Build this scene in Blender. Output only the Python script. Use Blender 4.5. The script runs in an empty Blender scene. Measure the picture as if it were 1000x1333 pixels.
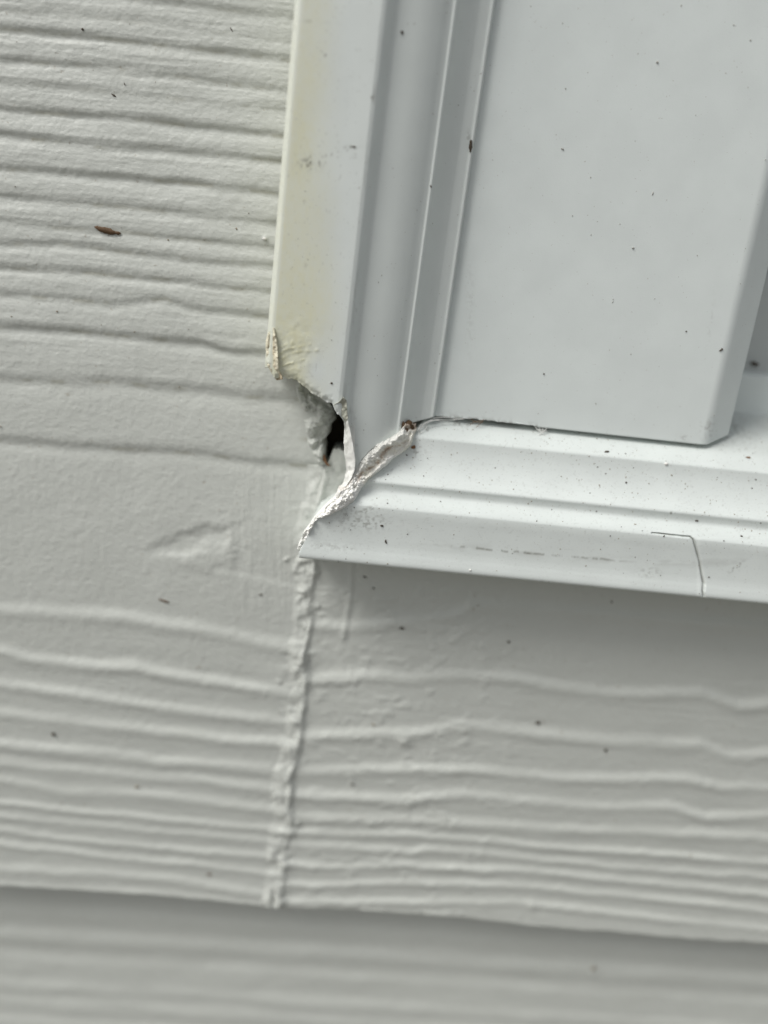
import bpy, math
import numpy as np
from mathutils import Vector, Matrix, Euler

scene = bpy.context.scene
C = scene.collection

# ------------------------------------------------------------------ camera
F_PX, CX, CY = 963.0, 500.0, 666.5        # focal length and centre on a 1000 x 1333 picture
DIST = 0.21                               # metres from the wall face
PITCH, YAW, ROLL = math.radians(15.54), math.radians(-1.68), math.radians(6.26)
def _rot():
    cx, sx = math.cos(PITCH), math.sin(PITCH); cy, sy = math.cos(YAW), math.sin(YAW); cr, sr = math.cos(ROLL), math.sin(ROLL)
    B = np.array([[1, 0, 0], [0, 0, -1], [0, 1, 0]], float)
    Rx = np.array([[1, 0, 0], [0, cx, -sx], [0, sx, cx]]); Ry = np.array([[cy, 0, sy], [0, 1, 0], [-sy, 0, cy]])
    Rz = np.array([[cr, -sr, 0], [sr, cr, 0], [0, 0, 1]])
    return Rz @ Rx @ Ry @ B               # rows: image right, image down, forward (in world axes)
M = _rot()
CAM = np.array([0.0, -DIST, 1.5])
cam_d = bpy.data.cameras.new('camera'); cam = bpy.data.objects.new('camera', cam_d); C.objects.link(cam)
cam.matrix_world = Matrix([[M[0][0], -M[1][0], -M[2][0], CAM[0]], [M[0][1], -M[1][1], -M[2][1], CAM[1]],
                           [M[0][2], -M[1][2], -M[2][2], CAM[2]], [0, 0, 0, 1]])
cam_d.sensor_fit = 'VERTICAL'; cam_d.sensor_height = 36.0; cam_d.lens = F_PX / 1333.0 * 36.0
cam_d.clip_start = 0.005; cam_d.clip_end = 5000
cam_d.dof.use_dof = True; cam_d.dof.focus_distance = 0.193; cam_d.dof.aperture_fstop = 3.9
scene.camera = cam

# ------------------------------------------------------------------ light
SUN = np.array([-0.72, -0.46, 0.98]); SUN /= np.linalg.norm(SUN)
world = bpy.data.worlds.new('World'); scene.world = world; world.use_nodes = True
wn = world.node_tree.nodes; wl = world.node_tree.links
sky = wn.new('ShaderNodeTexSky'); sky.sky_type = 'NISHITA'; sky.sun_disc = False
sky.sun_elevation = math.asin(SUN[2]); sky.sun_rotation = math.atan2(SUN[0], SUN[1])
sky.air_density = 1.0; sky.dust_density = 3.0; sky.ozone_density = 1.0
hs = wn.new('ShaderNodeHueSaturation'); hs.inputs['Saturation'].default_value = 0.22
wl.new(sky.outputs[0], hs.inputs['Color']); wl.new(hs.outputs[0], wn['Background'].inputs['Color'])
wn['Background'].inputs['Strength'].default_value = 0.07
sd = bpy.data.lights.new('sun', 'SUN'); sd.energy = 1.5; sd.angle = math.radians(30); sd.color = (1.0, 0.985, 0.95)
sun = bpy.data.objects.new('sun', sd); C.objects.link(sun)
sun.rotation_euler = Vector(SUN).to_track_quat('Z', 'Y').to_euler()
scene.view_settings.view_transform = 'Standard'; scene.view_settings.look = 'None'
scene.view_settings.gamma = 1.0; scene.view_settings.use_curve_mapping = False
scene.view_settings.exposure = 0.60
scene.cycles.max_bounces = 8; scene.cycles.diffuse_bounces = 5

# ------------------------------------------------------------------ helpers
def P(px, py, h=0.0):
    """the point at height h (mm in front of the siding face) seen at that pixel of the photo"""
    px, py, h = np.broadcast_arrays(np.asarray(px, float), np.asarray(py, float), np.asarray(h, float))
    d = np.stack([(px - CX) / F_PX, (py - CY) / F_PX, np.ones_like(px)], -1) @ M
    t = (-h * 1e-3 - CAM[1]) / d[..., 1]
    return CAM + d * t[..., None]
def proj(p):
    q = (np.asarray(p) - CAM) @ M.T
    z = np.maximum(q[..., 2], 1e-4)
    return CX + F_PX * q[..., 0] / z, CY + F_PX * q[..., 1] / z

def _hash(ix, iy, seed):
    n = (ix.astype(np.int64) * 374761393 + iy.astype(np.int64) * 668265263 + seed * 1442695041) & 0xffffffff
    n = ((n ^ (n >> 13)) * 1274126177) & 0xffffffff
    n = ((n ^ (n >> 15)) * 2246822519) & 0xffffffff
    return ((n ^ (n >> 16)) & 0xffffff) / float(0xffffff)
def noise(x, y, seed=0):
    x, y = np.broadcast_arrays(np.asarray(x, float), np.asarray(y, float))
    ix = np.floor(x); iy = np.floor(y); fx = x - ix; fy = y - iy
    fx = fx * fx * fx * (fx * (fx * 6 - 15) + 10); fy = fy * fy * fy * (fy * (fy * 6 - 15) + 10)
    a = _hash(ix, iy, seed); b = _hash(ix + 1, iy, seed); c = _hash(ix, iy + 1, seed); d = _hash(ix + 1, iy + 1, seed)
    return (a + (b - a) * fx) * (1 - fy) + (c + (d - c) * fx) * fy - 0.5
def fbm(x, y, seed=0, o=4, g=0.5):
    s = 0; a = 1.0
    for k in range(o):
        s = s + a * noise(x * 2 ** k + 17.3 * k, y * 2 ** k - 9.1 * k, seed + k); a *= g
    return s
def sstep(a, b, x):
    t = np.clip((x - a) / (b - a), 0, 1); return t * t * (3 - 2 * t)
def seg_dist(px, py, pts):
    best = np.full(np.shape(px), 1e9)
    for (x0, y0), (x1, y1) in zip(pts[:-1], pts[1:]):
        dx, dy = x1 - x0, y1 - y0
        t = np.clip(((px - x0) * dx + (py - y0) * dy) / (dx * dx + dy * dy + 1e-9), 0, 1)
        best = np.minimum(best, np.hypot(px - x0 - t * dx, py - y0 - t * dy))
    return best

def link(o, parent=None):
    C.objects.link(o)
    if parent is not None: o.parent = parent
    return o
def tag(o, label=None, cat=None, group=None, kind=None):
    for k, v in (('label', label), ('category', cat), ('group', group), ('kind', kind)):
        if v: o[k] = v
    return o
def mesh_obj(name, verts, faces, mats, parent=None, attrs=None, smooth=True, fmat=None):
    me = bpy.data.meshes.new(name)
    verts = np.asarray(verts, float)
    if parent is not None: verts = verts - np.array(parent.location)
    me.from_pydata(verts.tolist(), [], [list(map(int, f)) for f in faces] if not isinstance(faces, np.ndarray) else faces.tolist())
    for m in (mats if isinstance(mats, (list, tuple)) else [mats]): me.materials.append(m)
    if smooth: me.polygons.foreach_set('use_smooth', [True] * len(me.polygons))
    if fmat is not None: me.polygons.foreach_set('material_index', fmat)
    for k, v in (attrs or {}).items():
        v = np.asarray(v, float)
        if len(v) < len(verts):
            v = np.concatenate([v, np.zeros((len(verts) - len(v),) + v.shape[1:])])
        if v.ndim == 1:
            at = me.attributes.new(k, 'FLOAT', 'POINT'); at.data.foreach_set('value', v.astype(np.float32))
        else:
            at = me.attributes.new(k, 'FLOAT_COLOR', 'POINT')
            at.data.foreach_set('color', np.concatenate([v, np.ones((len(v), 1))], 1).astype(np.float32).ravel())
    me.update()
    return link(bpy.data.objects.new(name, me), parent)
SURF = {}       # name -> (points, px, py, normals) of every modelled surface, so that dirt can rest on it
def sheet(name, G, mat, back, parent=None, attrs=None, surf=None):
    """grid G (n, m, 3) as the front of a solid whose back lies in the plane y = back (or G shifted when back is negative mm)"""
    n, m = G.shape[:2]
    idx = np.arange(n * m).reshape(n, m)
    F = np.stack([idx[:-1, :-1], idx[1:, :-1], idx[1:, 1:], idx[:-1, 1:]], -1).reshape(-1, 4)
    loop = np.concatenate([idx[0, :-1], idx[:-1, -1], idx[-1, :0:-1], idx[:0:-1, 0]])
    V = G.reshape(-1, 3)
    # orientation: the front looks to -y
    a = np.cross(G[1, 0] - G[0, 0], G[0, 1] - G[0, 0])
    mid = (n // 2, m // 2)
    a = np.cross(G[mid[0] + 1, mid[1]] - G[mid], G[mid[0], mid[1] + 1] - G[mid])
    flip = a[1] > 0
    if flip: F = F[:, ::-1]
    B = V[loop].copy()
    if back[0] == 'plane': B[:, 1] = back[1]
    else: B[:, 1] += back[1]
    k = len(loop); b0 = n * m
    nxt = np.roll(np.arange(k), -1)
    sk = np.stack([loop, b0 + np.arange(k), b0 + nxt, loop[nxt]], -1)
    if not flip: sk = sk[:, ::-1]
    faces = F.tolist() + sk.tolist() + [list(range(b0, b0 + k)) if not flip else list(range(b0 + k - 1, b0 - 1, -1))]
    VV = np.concatenate([V, B])
    at = {}
    for q, v in (attrs or {}).items():
        v = np.asarray(v, float).reshape((n * m,) + np.asarray(v).shape[2:])
        at[q] = np.concatenate([v, v[loop]])
    o = mesh_obj(name, VV, faces, mat, parent, at)
    me = o.data
    sm = np.ones(len(faces), bool); sm[len(F):] = False
    me.polygons.foreach_set('use_smooth', sm)
    px, py = proj(G)
    du = np.gradient(G, axis=0); dv = np.gradient(G, axis=1)
    N = np.cross(du, dv); N /= np.linalg.norm(N, axis=-1, keepdims=True) + 1e-12
    N = np.where(N[..., 1:2] > 0, -N, N)
    SURF[surf or name] = (G.reshape(-1, 3), px.ravel(), py.ravel(), N.reshape(-1, 3))
    return o
def empty(name, loc, label, cat, group=None, kind=None):
    o = bpy.data.objects.new(name, None); C.objects.link(o); o.location = loc; o.empty_display_size = 0.01
    bpy.context.view_layer.update()
    return tag(o, label, cat, group, kind)

# ------------------------------------------------------------------ materials
def new_mat(name, base, rough=0.5, spec=0.4):
    m = bpy.data.materials.new(name); m.use_nodes = True
    b = m.node_tree.nodes['Principled BSDF']
    b.inputs['Base Color'].default_value = (*base, 1); b.inputs['Roughness'].default_value = rough
    b.inputs['Specular IOR Level'].default_value = spec
    return m, m.node_tree, b
def nd(t, kind, **kw):
    n = t.nodes.new(kind)
    for k, v in kw.items(): setattr(n, k, v)
    return n
def tex_noise(t, scale, detail=4, rough=0.55, vec=None, stretch=None):
    n = nd(t, 'ShaderNodeTexNoise'); n.inputs['Scale'].default_value = scale
    n.inputs['Detail'].default_value = detail; n.inputs['Roughness'].default_value = rough
    g = nd(t, 'ShaderNodeNewGeometry')
    if stretch:
        mp = nd(t, 'ShaderNodeMapping'); mp.inputs['Scale'].default_value = stretch
        t.links.new(g.outputs['Position'], mp.inputs['Vector']); t.links.new(mp.outputs[0], n.inputs['Vector'])
    else: t.links.new(g.outputs['Position'], n.inputs['Vector'])
    return n
def ramp(t, src, a, b, ca, cb):
    r = nd(t, 'ShaderNodeValToRGB'); r.color_ramp.elements[0].position = a; r.color_ramp.elements[1].position = b
    r.color_ramp.elements[0].color = (*ca, 1); r.color_ramp.elements[1].color = (*cb, 1)
    t.links.new(src, r.inputs[0]); return r
def mix(t, fac, a, b, mode='MIX'):
    m = nd(t, 'ShaderNodeMix', data_type='RGBA', blend_type=mode)
    if isinstance(fac, (int, float)): m.inputs['Factor'].default_value = fac
    else: t.links.new(fac, m.inputs['Factor'])
    for s, v in ((6, a), (7, b)):
        if isinstance(v, tuple): m.inputs[s].default_value = (*v, 1)
        else: t.links.new(v, m.inputs[s])
    return m.outputs[2]
def attr(t, name):
    a = nd(t, 'ShaderNodeAttribute'); a.attribute_name = name; return a
def bump(t, b, src, strength, dist, prev=None):
    n = nd(t, 'ShaderNodeBump'); n.inputs['Strength'].default_value = strength; n.inputs['Distance'].default_value = dist
    t.links.new(src, n.inputs['Height'])
    if prev is not None: t.links.new(prev.outputs[0], n.inputs['Normal'])
    t.links.new(n.outputs[0], b.inputs['Normal']); return n

def siding_mat():
    m, t, b = new_mat('painted_siding', (0.56, 0.56, 0.53), 0.48, 0.35)
    n1 = tex_noise(t, 55, 4); n2 = tex_noise(t, 700, 3)
    c = mix(t, n1.outputs[0], (0.54, 0.557, 0.517), (0.59, 0.608, 0.57))
    spot = ramp(t, n2.outputs[0], 0.25, 0.33, (1, 1, 1), (0, 0, 0))
    c = mix(t, spot.outputs[0], c, (0.45, 0.44, 0.39))
    dirt = attr(t, 'dirt')  # on the left board this mask also carries painted groove shade
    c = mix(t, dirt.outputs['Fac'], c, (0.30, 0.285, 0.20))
    t.links.new(c, b.inputs['Base Color'])
    n3 = tex_noise(t, 1500, 3, 0.6, stretch=(0.55, 1, 1)); n4 = tex_noise(t, 420, 3)
    b1 = bump(t, b, n3.outputs[0], 0.5, 0.0002); bump(t, b, n4.outputs[0], 0.35, 0.0005, b1)
    return m
def trim_mat(name, base, rough=0.36):
    m, t, b = new_mat(name, base, rough, 0.5)
    n1 = tex_noise(t, 90, 5); n2 = tex_noise(t, 2600, 2, stretch=(1, 1, 1)); n5 = tex_noise(t, 1500, 2)
    lo = tuple(x * 0.955 for x in base)
    c = mix(t, ramp(t, n1.outputs[0], 0.35, 0.65, (0, 0, 0), (1, 1, 1)).outputs[0], lo, base)
    y = attr(t, 'yellow'); c = mix(t, y.outputs['Fac'], c, (0.68, 0.67, 0.475))
    w = attr(t, 'raw'); c = mix(t, w.outputs['Fac'], c, (0.86, 0.86, 0.82))
    d = attr(t, 'dirt'); c = mix(t, d.outputs['Fac'], c, (0.13, 0.12, 0.09))
    sp = ramp(t, n5.outputs[0], 0.235, 0.275, (1, 1, 1), (0, 0, 0))
    f = nd(t, 'ShaderNodeMath', operation='MULTIPLY'); f.inputs[1].default_value = 0.5
    t.links.new(sp.outputs[0], f.inputs[0]); c = mix(t, f.outputs[0], c, (0.30, 0.27, 0.21))
    t.links.new(c, b.inputs['Base Color'])
    b1 = bump(t, b, n2.outputs[0], 0.35, 0.00008); n4 = tex_noise(t, 60, 3); bump(t, b, n4.outputs[0], 0.05, 0.0010, b1)
    return m
def caulk_mat():
    m, t, b = new_mat('cracked_caulk', (0.8, 0.8, 0.76), 0.7, 0.25)
    a = attr(t, 'tint'); n1 = tex_noise(t, 900, 5, 0.65)
    c = mix(t, ramp(t, n1.outputs[0], 0.3, 0.6, (0.72, 0.69, 0.62), (1, 1, 1)).outputs[0], (0, 0, 0), a.outputs['Color'])
    mm = nd(t, 'ShaderNodeMix', data_type='RGBA', blend_type='MULTIPLY'); mm.inputs['Factor'].default_value = 1
    r = ramp(t, n1.outputs[0], 0.28, 0.42, (0.86, 0.83, 0.77), (1, 1, 1))
    t.links.new(a.outputs['Color'], mm.inputs[6]); t.links.new(r.outputs[0], mm.inputs[7])
    t.links.new(mm.outputs[2], b.inputs['Base Color'])
    n2 = tex_noise(t, 2200, 5, 0.7); bump(t, b, n2.outputs[0], 0.5, 0.0003)
    return m
def plain_mat(name, a, b_, scale, rough=0.7, bd=0.0002):
    m, t, b = new_mat(name, a, rough, 0.3)
    n = tex_noise(t, scale, 4); t.links.new(mix(t, n.outputs[0], a, b_), b.inputs['Base Color'])
    bump(t, b, n.outputs[0], 0.6, bd); return m
M_SID = siding_mat()
M_TRIM = trim_mat('white_vinyl_trim', (0.71, 0.752, 0.727))
M_JAMB = trim_mat('white_vinyl_jamb', (0.735, 0.782, 0.762), 0.40)
M_SASH = plain_mat('grey_white_sash', (0.50, 0.53, 0.52), (0.56, 0.58, 0.56), 60, 0.5)
M_CAULK = caulk_mat()
M_SHEATH = plain_mat('shade_dark_sheathing', (0.05, 0.042, 0.026), (0.09, 0.075, 0.045), 300, 0.95)
M_BROWN = plain_mat('brown_husk', (0.075, 0.040, 0.018), (0.16, 0.10, 0.055), 1500)
M_DARK = plain_mat('dark_debris', (0.035, 0.028, 0.02), (0.10, 0.075, 0.05), 2500)
M_DUST = plain_mat('dust_grain', (0.22, 0.19, 0.14), (0.38, 0.34, 0.27), 2500)
M_GREY = plain_mat('grey_dust', (0.36, 0.36, 0.33), (0.5, 0.5, 0.46), 2500)
M_RUST = plain_mat('rusty_brown', (0.16, 0.075, 0.035), (0.26, 0.15, 0.08), 2500)
M_WEB = new_mat('spider_silk', (0.85, 0.85, 0.82), 0.5)[0]
M_PALE = plain_mat('pale_lint', (0.75, 0.74, 0.70), (0.85, 0.84, 0.80), 2500)
M_GRASS = plain_mat('gravel', (0.13, 0.125, 0.11), (0.22, 0.21, 0.19), 30, 0.9, 0.01)
M_GLASS, tg, bg = new_mat('window_glass', (0.9, 0.95, 0.93), 0.02, 0.5); bg.inputs['Transmission Weight'].default_value = 1.0
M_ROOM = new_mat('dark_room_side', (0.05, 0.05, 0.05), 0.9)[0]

# ------------------------------------------------------------------ siding: the relief of the wood grain
# each line was read off the photograph: points, kind (-1 a shadow side step, +1 a lit step), depth (mm), width, tail
D, L = -1, 1
LEFT_LINES = [
 ([(-60,-30),(80,-14),(200,0),(376,20)],D,.22,5,22),([(0,12),(120,20),(250,36),(376,50)],D,.10,5,18),
 ([(0,35),(120,46),(220,58),(376,76)],D,.34,4.5,26),
 ([(0,76),(140,86),(220,96),(368,116)],D,.28,5,20),([(0,106),(120,116),(240,128),(372,142)],D,.20,5,18),
 ([(0,140),(100,148),(200,156),(372,176)],D,.40,4.5,24),([(0,174),(140,190),(240,196),(368,208)],D,.42,4.5,26),
 ([(0,218),(120,226),(240,236),(364,250)],D,.42,4.5,26),([(0,253),(140,266),(240,276),(360,290)],D,.36,4.5,22),
 ([(0,286),(52,294),(100,296),(160,300),(280,314),(360,322)],D,.26,4.5,20),
 ([(0,316),(80,316),(160,326),(260,338),(356,346)],D,.34,4.5,20),
 ([(0,347),(80,350),(160,358),(240,364),(280,372),(356,378)],D,.36,4.5,22),
 ([(0,382),(80,388),(160,394),(190,390),(215,387),(245,400),(280,404),(340,410),(360,412)],D,.36,4.5,26),
 ([(0,424),(100,430),(180,438),(260,446),(300,456),(344,458),(420,466)],D,.50,4.5,42),
 ([(0,491),(80,496),(152,496),(200,503),(280,508),(320,516),(380,518),(430,522)],D,.46,7,46),
 ([(0,572),(80,578),(140,583),(220,586),(280,592),(320,599),(400,606),(430,608)],D,.46,5.5,60),
 ([(0,789),(45,790),(157,798),(247,811),(315,825),(387,841)],L,.34,6,50),
 ([(0,843),(45,854),(90,859),(180,865),(247,877),(315,890),(378,899)],L,.44,5,34),
 ([(0,886),(67,895),(157,908),(247,922),(315,928),(373,935)],L,.36,5,24),
 ([(0,924),(90,935),(225,949),(315,960),(373,962)],L,.38,5,24),
 ([(0,964),(90,973),(202,985),(270,989),(355,996)],L,.36,5,22),
 ([(0,987),(67,996),(180,1005),(270,1012),(360,1025)],L,.28,4.5,14),
 ([(0,1012),(90,1025),(202,1030),(315,1045),(373,1050)],L,.30,4.5,16),
 ([(0,1041),(90,1052),(180,1059),(292,1072),(333,1075)],L,.26,4,14),
 ([(0,1059),(90,1068),(202,1079),(315,1090)],L,.22,4,11),
 ([(0,1077),(90,1090),(225,1102),(337,1111)],L,.28,4,12),
 ([(0,1097),(112,1108),(225,1120),(351,1135)],L,.28,4,14),
 ([(0,1126),(135,1133),(225,1140),(342,1160)],L,.32,4.5,18),
 ([(0,1148),(135,1156),(225,1161),(342,1174)],L,.16,4,8)]
RIGHT_LINES = [
 ([(446,812),(505,806),(571,799),(604,792),(612,780)],L,.34,5,26),
 ([(406,881),(472,875),(538,878),(604,873),(670,878),(736,891),(802,898),(868,898),(914,898),(960,914),(1000,911)],L,.42,5,34),
 ([(406,954),(472,951),(538,951),(604,939),(670,947),(769,957),(868,964),(914,964),(954,980),(1000,977)],L,.42,5,32),
 ([(399,1000),(472,997),(604,997),(736,1010),(888,1009),(934,1020),(1000,1020)],L,.40,4.5,24),
 ([(406,1030),(525,1037),(604,1029),(670,1037),(769,1046),(868,1046),(921,1060),(1000,1056)],L,.38,4.5,20),
 ([(399,1060),(538,1063),(637,1070),(736,1076),(868,1080),(1000,1086)],L,.34,4.5,17),
 ([(426,1083),(538,1083),(670,1096),(802,1106),(901,1112),(1000,1119)],L,.34,4,14),
 ([(426,1099),(505,1103),(535,1108),(558,1103),(670,1112),(802,1126),(1000,1139)],L,.30,4,12),
 ([(426,1126),(530,1122),(552,1126),(670,1129),(802,1142),(1000,1162)],L,.34,4,14),
 ([(399,1149),(505,1146),(670,1149),(802,1162),(1000,1182)],L,.32,4,14),
 ([(380,1170),(538,1172),(670,1172),(802,1185),(1000,1208)],L,.30,4,14)]
LOW_LINES = [([(0,y),(500,y+30),(1000,y+62)],L,a,7,16) for y, a in ((1176,.2),(1205,.4),(1236,.36),(1252,.2),(1268,.42),(1290,.36),(1316,.42),(1345,.4),(1362,.3),(1392,.4),(1425,.4),(1452,.4),(1480,.4),(1520,.4))]
def relief(px, py, lines):
    h = np.zeros_like(px)
    for i, (pts, kind, a, w, tail) in enumerate(lines):
        xs, ys = zip(*pts)
        yl = np.interp(px, xs, ys)
        yl = yl + np.where(px < xs[0], (px - xs[0]) * 0.09, 0) + np.where(px > xs[-1], (px - xs[-1]) * 0.08, 0)
        yl = yl + 2.4 * fbm(px / 42, i * 7.7 + 0 * px, 40 + i, 3) + 1.0 * fbm(px / 9, py / 30, 60 + i, 2)
        aa = 1.5 * a * (1.0 + 0.6 * fbm(px / 75, i * 3.3 + 0 * px, 90 + i, 2))
        if kind < 0: w = w * 1.5; tail = tail * 1.1
        if kind > 0 and w > 4: w = w * 1.25
        ww = w * 0.62 * (1 + .5 * noise(px / 55, i * 5.1 + 0 * px, 150 + i))
        t = (py - yl) * (1 if kind < 0 else -1)
        h -= aa * (1 / (1 + np.exp(-np.clip(t / ww * 1.6, -30, 30)))) * np.exp(-np.maximum(t, 0) / tail)
        if kind > 0: h += .75 * aa * np.exp(-((py - yl - w * 1.1) / (w * 1.25)) ** 2)
        else: h -= .42 * aa * np.exp(-((py - yl - w * .6) / (w * 1.1)) ** 2)
    return h
def blob(px, py, x, y, rx, ry, a, ang=0):
    c, s = math.cos(math.radians(ang)), math.sin(math.radians(ang))
    u = (px - x) * c + (py - y) * s; v = -(px - x) * s + (py - y) * c
    return a * np.exp(-(u / rx) ** 2 - (v / ry) ** 2)
SEAM = [(424,500),(428,530),(424,548),(418,575),(421,600),(414,640),(402,690),(406,722),(403,750),(401,790),(396,830),(393,865),(392,890),(389,930),(383,975),(375,1010),(371,1050),(374,1075),(366,1100),(364,1140),(360,1180),(360,1260)]
def seam_x(py): return np.interp(py, [p[1] for p in SEAM], [p[0] for p in SEAM])
EDGE = [(-300,1131),(0,1153),(90,1158),(225,1167),(315,1176),(360,1181),(439,1183),(538,1190),(604,1195),(690,1205),(802,1214),(901,1223),(1000,1228),(1400,1258)]
def stipple(px, py, seed):
    return .10 * (1 - .85 * sstep(440, 600, py) * (1 - sstep(790, 880, py))) * fbm(px / 95, (py - .085 * px) / 7.0, seed + 31, 3) + 0.055 * fbm(px / 16, py / 13, seed, 3) + 0.045 * fbm(px / 5.0, py / 4.2, seed + 5, 3, 0.6) + 0.16 * fbm(px / 120, py / 70, seed + 9, 2)
_r = np.random.default_rng(21)
SPOTS = []
for _k in range(46):
    _y = _r.uniform(725, 1180); _d = _r.normal(0, 17)
    SPOTS.append((float(seam_x(_y)) - 6 + _d, _y, _r.uniform(2.5, 7), _r.uniform(2.5, 6), _r.uniform(.12, .5) * (1 if _r.random() < .8 else -.7), _r.uniform(-40, 40)))
def SPREAD(px, py):
    h = np.zeros_like(px)
    for q in SPOTS: h += blob(px, py, *q)
    return h
def left_relief(px, py):
    g = 1 - 0.75 * sstep(620, 650, py) * (1 - sstep(745, 780, py))
    h = relief(px, py, LEFT_LINES) + stipple(px, py, 3) * np.where(py > 780, 0.75, 1.15)
    # the knotty dip left of the corner, and the small swellings
    px0, py0 = px, py; px = px + 16 * fbm(px0 / 26, py0 / 20, 301, 3); py = py + 11 * fbm(px0 / 24, py0 / 18, 302, 3)
    h += blob(px, py, 262, 701, 42, 10, -.62, -14) + blob(px, py, 224, 716, 26, 6, -.38, 0) + blob(px, py, 285, 684, 34, 8, .2, -5) + SPREAD(px, py)
    h += blob(px, py, 262, 730, 34, 10, .40, 2) + blob(px, py, 296, 716, 8, 20, .42, 18) + blob(px, py, 311, 712, 9, 24, -.20, 12)
    px, py = px0, py0
    h += relief(px, py, [([(250,728),(292,744),(330,752),(384,764),(440,772)], L, .0, 6, 40)])
    h += .26 * sstep(-5, 4, (py - np.interp(px, [200, 292, 330, 384], [735, 744, 752, 764]))) * sstep(235, 300, px) * (1 - sstep(0, 60, py - 764))
    h += blob(px, py, 215, 388, 26, 7, .2, 8) + blob(px, py, 345, 310, 3.5, 3, .35) + blob(px, py, 92, 664, 3, 3, .1)
    h += .10 * fbm(px / 3.2, py / 46, 77, 2) * sstep(270, 330, px) * sstep(560, 640, py) * (1 - sstep(780, 850, py))
    return h
def right_relief(px, py):
    h = relief(px, py, RIGHT_LINES) + stipple(px, py, 23) * 0.8 + SPREAD(px, py)
    h += .22 * sstep(.12, .5, fbm(px / 17, py / 10, 25, 3)) * (1 - sstep(560, 760, px))
    h += blob(px, py, 526, 965, 8, 9, .55) + blob(px, py, 604, 953, 9, 6, .3) + blob(px, py, 606, 966, 6, 5, .35) + blob(px, py, 484, 1073, 9, 5, .35)
    h += blob(px, py, 612, 800, 8, 26, .24, 6) + blob(px, py, 590, 770, 30, 9, .2, 10) + blob(px, py, 693, 1178, 6, 8, .35)
    xr = np.interp(py, [720, 780, 830, 870], [459, 456, 447, 444])
    h += .30 * np.exp(-np.abs((px - xr) / 3.5) ** 2) * (1 - sstep(820, 850, py)) - .15 * np.exp(-((px - xr - 7) / 5) ** 2) * (1 - sstep(820, 850, py))
    h += blob(px, py, 418, 905, 7, 6, .3) + .16 * fbm(px / 18, py / 12, 61, 3) * (1 - sstep(600, 680, px)) * (1 - sstep(860, 930, py))
    # bumpy painted lumps beside the hole
    h += (.9 * fbm(px / 11, py / 13, 64, 3) + .25) * (1 - sstep(450, 480, px)) * (1 - sstep(640, 740, py))
    return h
def smp(lo, a, b, hi, step, far):
    mid = np.arange(a, b + step * .5, step)
    def out(s, e, sg):
        r = []; x = s; d = step
        while (x - e) * sg < 0:
            d = min(d * 1.12, far); x += sg * d; r.append(x)
        if r: r[-1] = e
        return r
    return np.array(out(a, lo, -1)[::-1] + mid.tolist() + out(b, hi, 1))
def board(name, X, Y, rel, label, base=0.0, tilt=0.0, darkf=None, surf=None):
    """X, Y: pixel coordinates (on the siding face) of the grid, 2-D arrays"""
    W = P(X, Y, base)
    px, py = X, Y
    h = rel(px, py)
    G = W.copy(); G[..., 1] = -base * 1e-3 - h * 1e-3 - tilt * (W[..., 2] - W[0:1, :, 2]) * -1.0
    at = {'dirt': darkf(px, py) if darkf else np.zeros_like(px)}
    o = sheet(name, G, M_SID, ('plane', 0.0105 - base * 1e-3), attrs=at, surf=surf)
    return tag(o, label, 'siding board')

def left_shade_dirt(px, py):  # groove shadows painted into the colour, plus two dirt spots
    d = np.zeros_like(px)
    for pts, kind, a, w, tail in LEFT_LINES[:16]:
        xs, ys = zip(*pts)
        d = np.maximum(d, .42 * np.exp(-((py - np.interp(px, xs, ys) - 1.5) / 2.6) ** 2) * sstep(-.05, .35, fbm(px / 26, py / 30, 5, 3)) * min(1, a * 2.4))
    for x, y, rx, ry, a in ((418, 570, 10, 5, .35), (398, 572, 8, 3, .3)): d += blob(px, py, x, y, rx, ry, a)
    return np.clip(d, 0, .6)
# left board
ys = smp(-560, -30, 1120, 1178, 1.45, 14)
ys = np.concatenate([ys[ys < 1120], np.linspace(1120, 1178, 44)])
T = (ys - 1120) / 58
us = smp(-1500, -30, 404, 404, 1.6, 30)
K = 12
Xl = np.zeros((len(ys), len(us) + K)); Yl = np.zeros_like(Xl)
end = seam_x(np.maximum(ys, 500)) + 3
end = end + np.where((ys > 495) & (ys < 615), 5 * fbm(ys / 9, 0 * ys + 3, 8, 3), 0)
for i, y in enumerate(ys):
    a = min(404, end[i] - 16)
    row = np.where(us > a, a, us) if a < 404 else us
    if a < 404:
        row = us.copy(); mseg = us > 340; row[mseg] = 340 + (us[mseg] - 340) * (a - 340) / 64.0
    Xl[i, :len(us)] = row
    Xl[i, len(us):] = np.linspace(row[-1], end[i], K + 1)[1:]
    Yl[i] = y
# the rows tilt with the board so that the last row is the board's lower edge
ex = np.array([e[0] for e in EDGE]); ey = np.array([e[1] for e in EDGE])
def edge_y(x): return np.interp(x, ex, ey) + 1.3 * fbm(x / 17, 0 * x + 2, 31, 3)
sh = (Xl - 200) * 0.078
low = edge_y(Xl)
def warp(X, Y, y_nom_bottom, y_hold):
    f = np.clip((Y - y_hold) / (y_nom_bottom - y_hold), 0, 1)
    return Y + f * (edge_y(X) - y_nom_bottom)
Yl = warp(Xl, Yl, 1178, 300)
board('siding_board', Xl, Yl, left_relief, 'pale grey painted wood-grain siding board left of the vertical seam, behind the tall trim', darkf=left_shade_dirt, surf='left')
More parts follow.
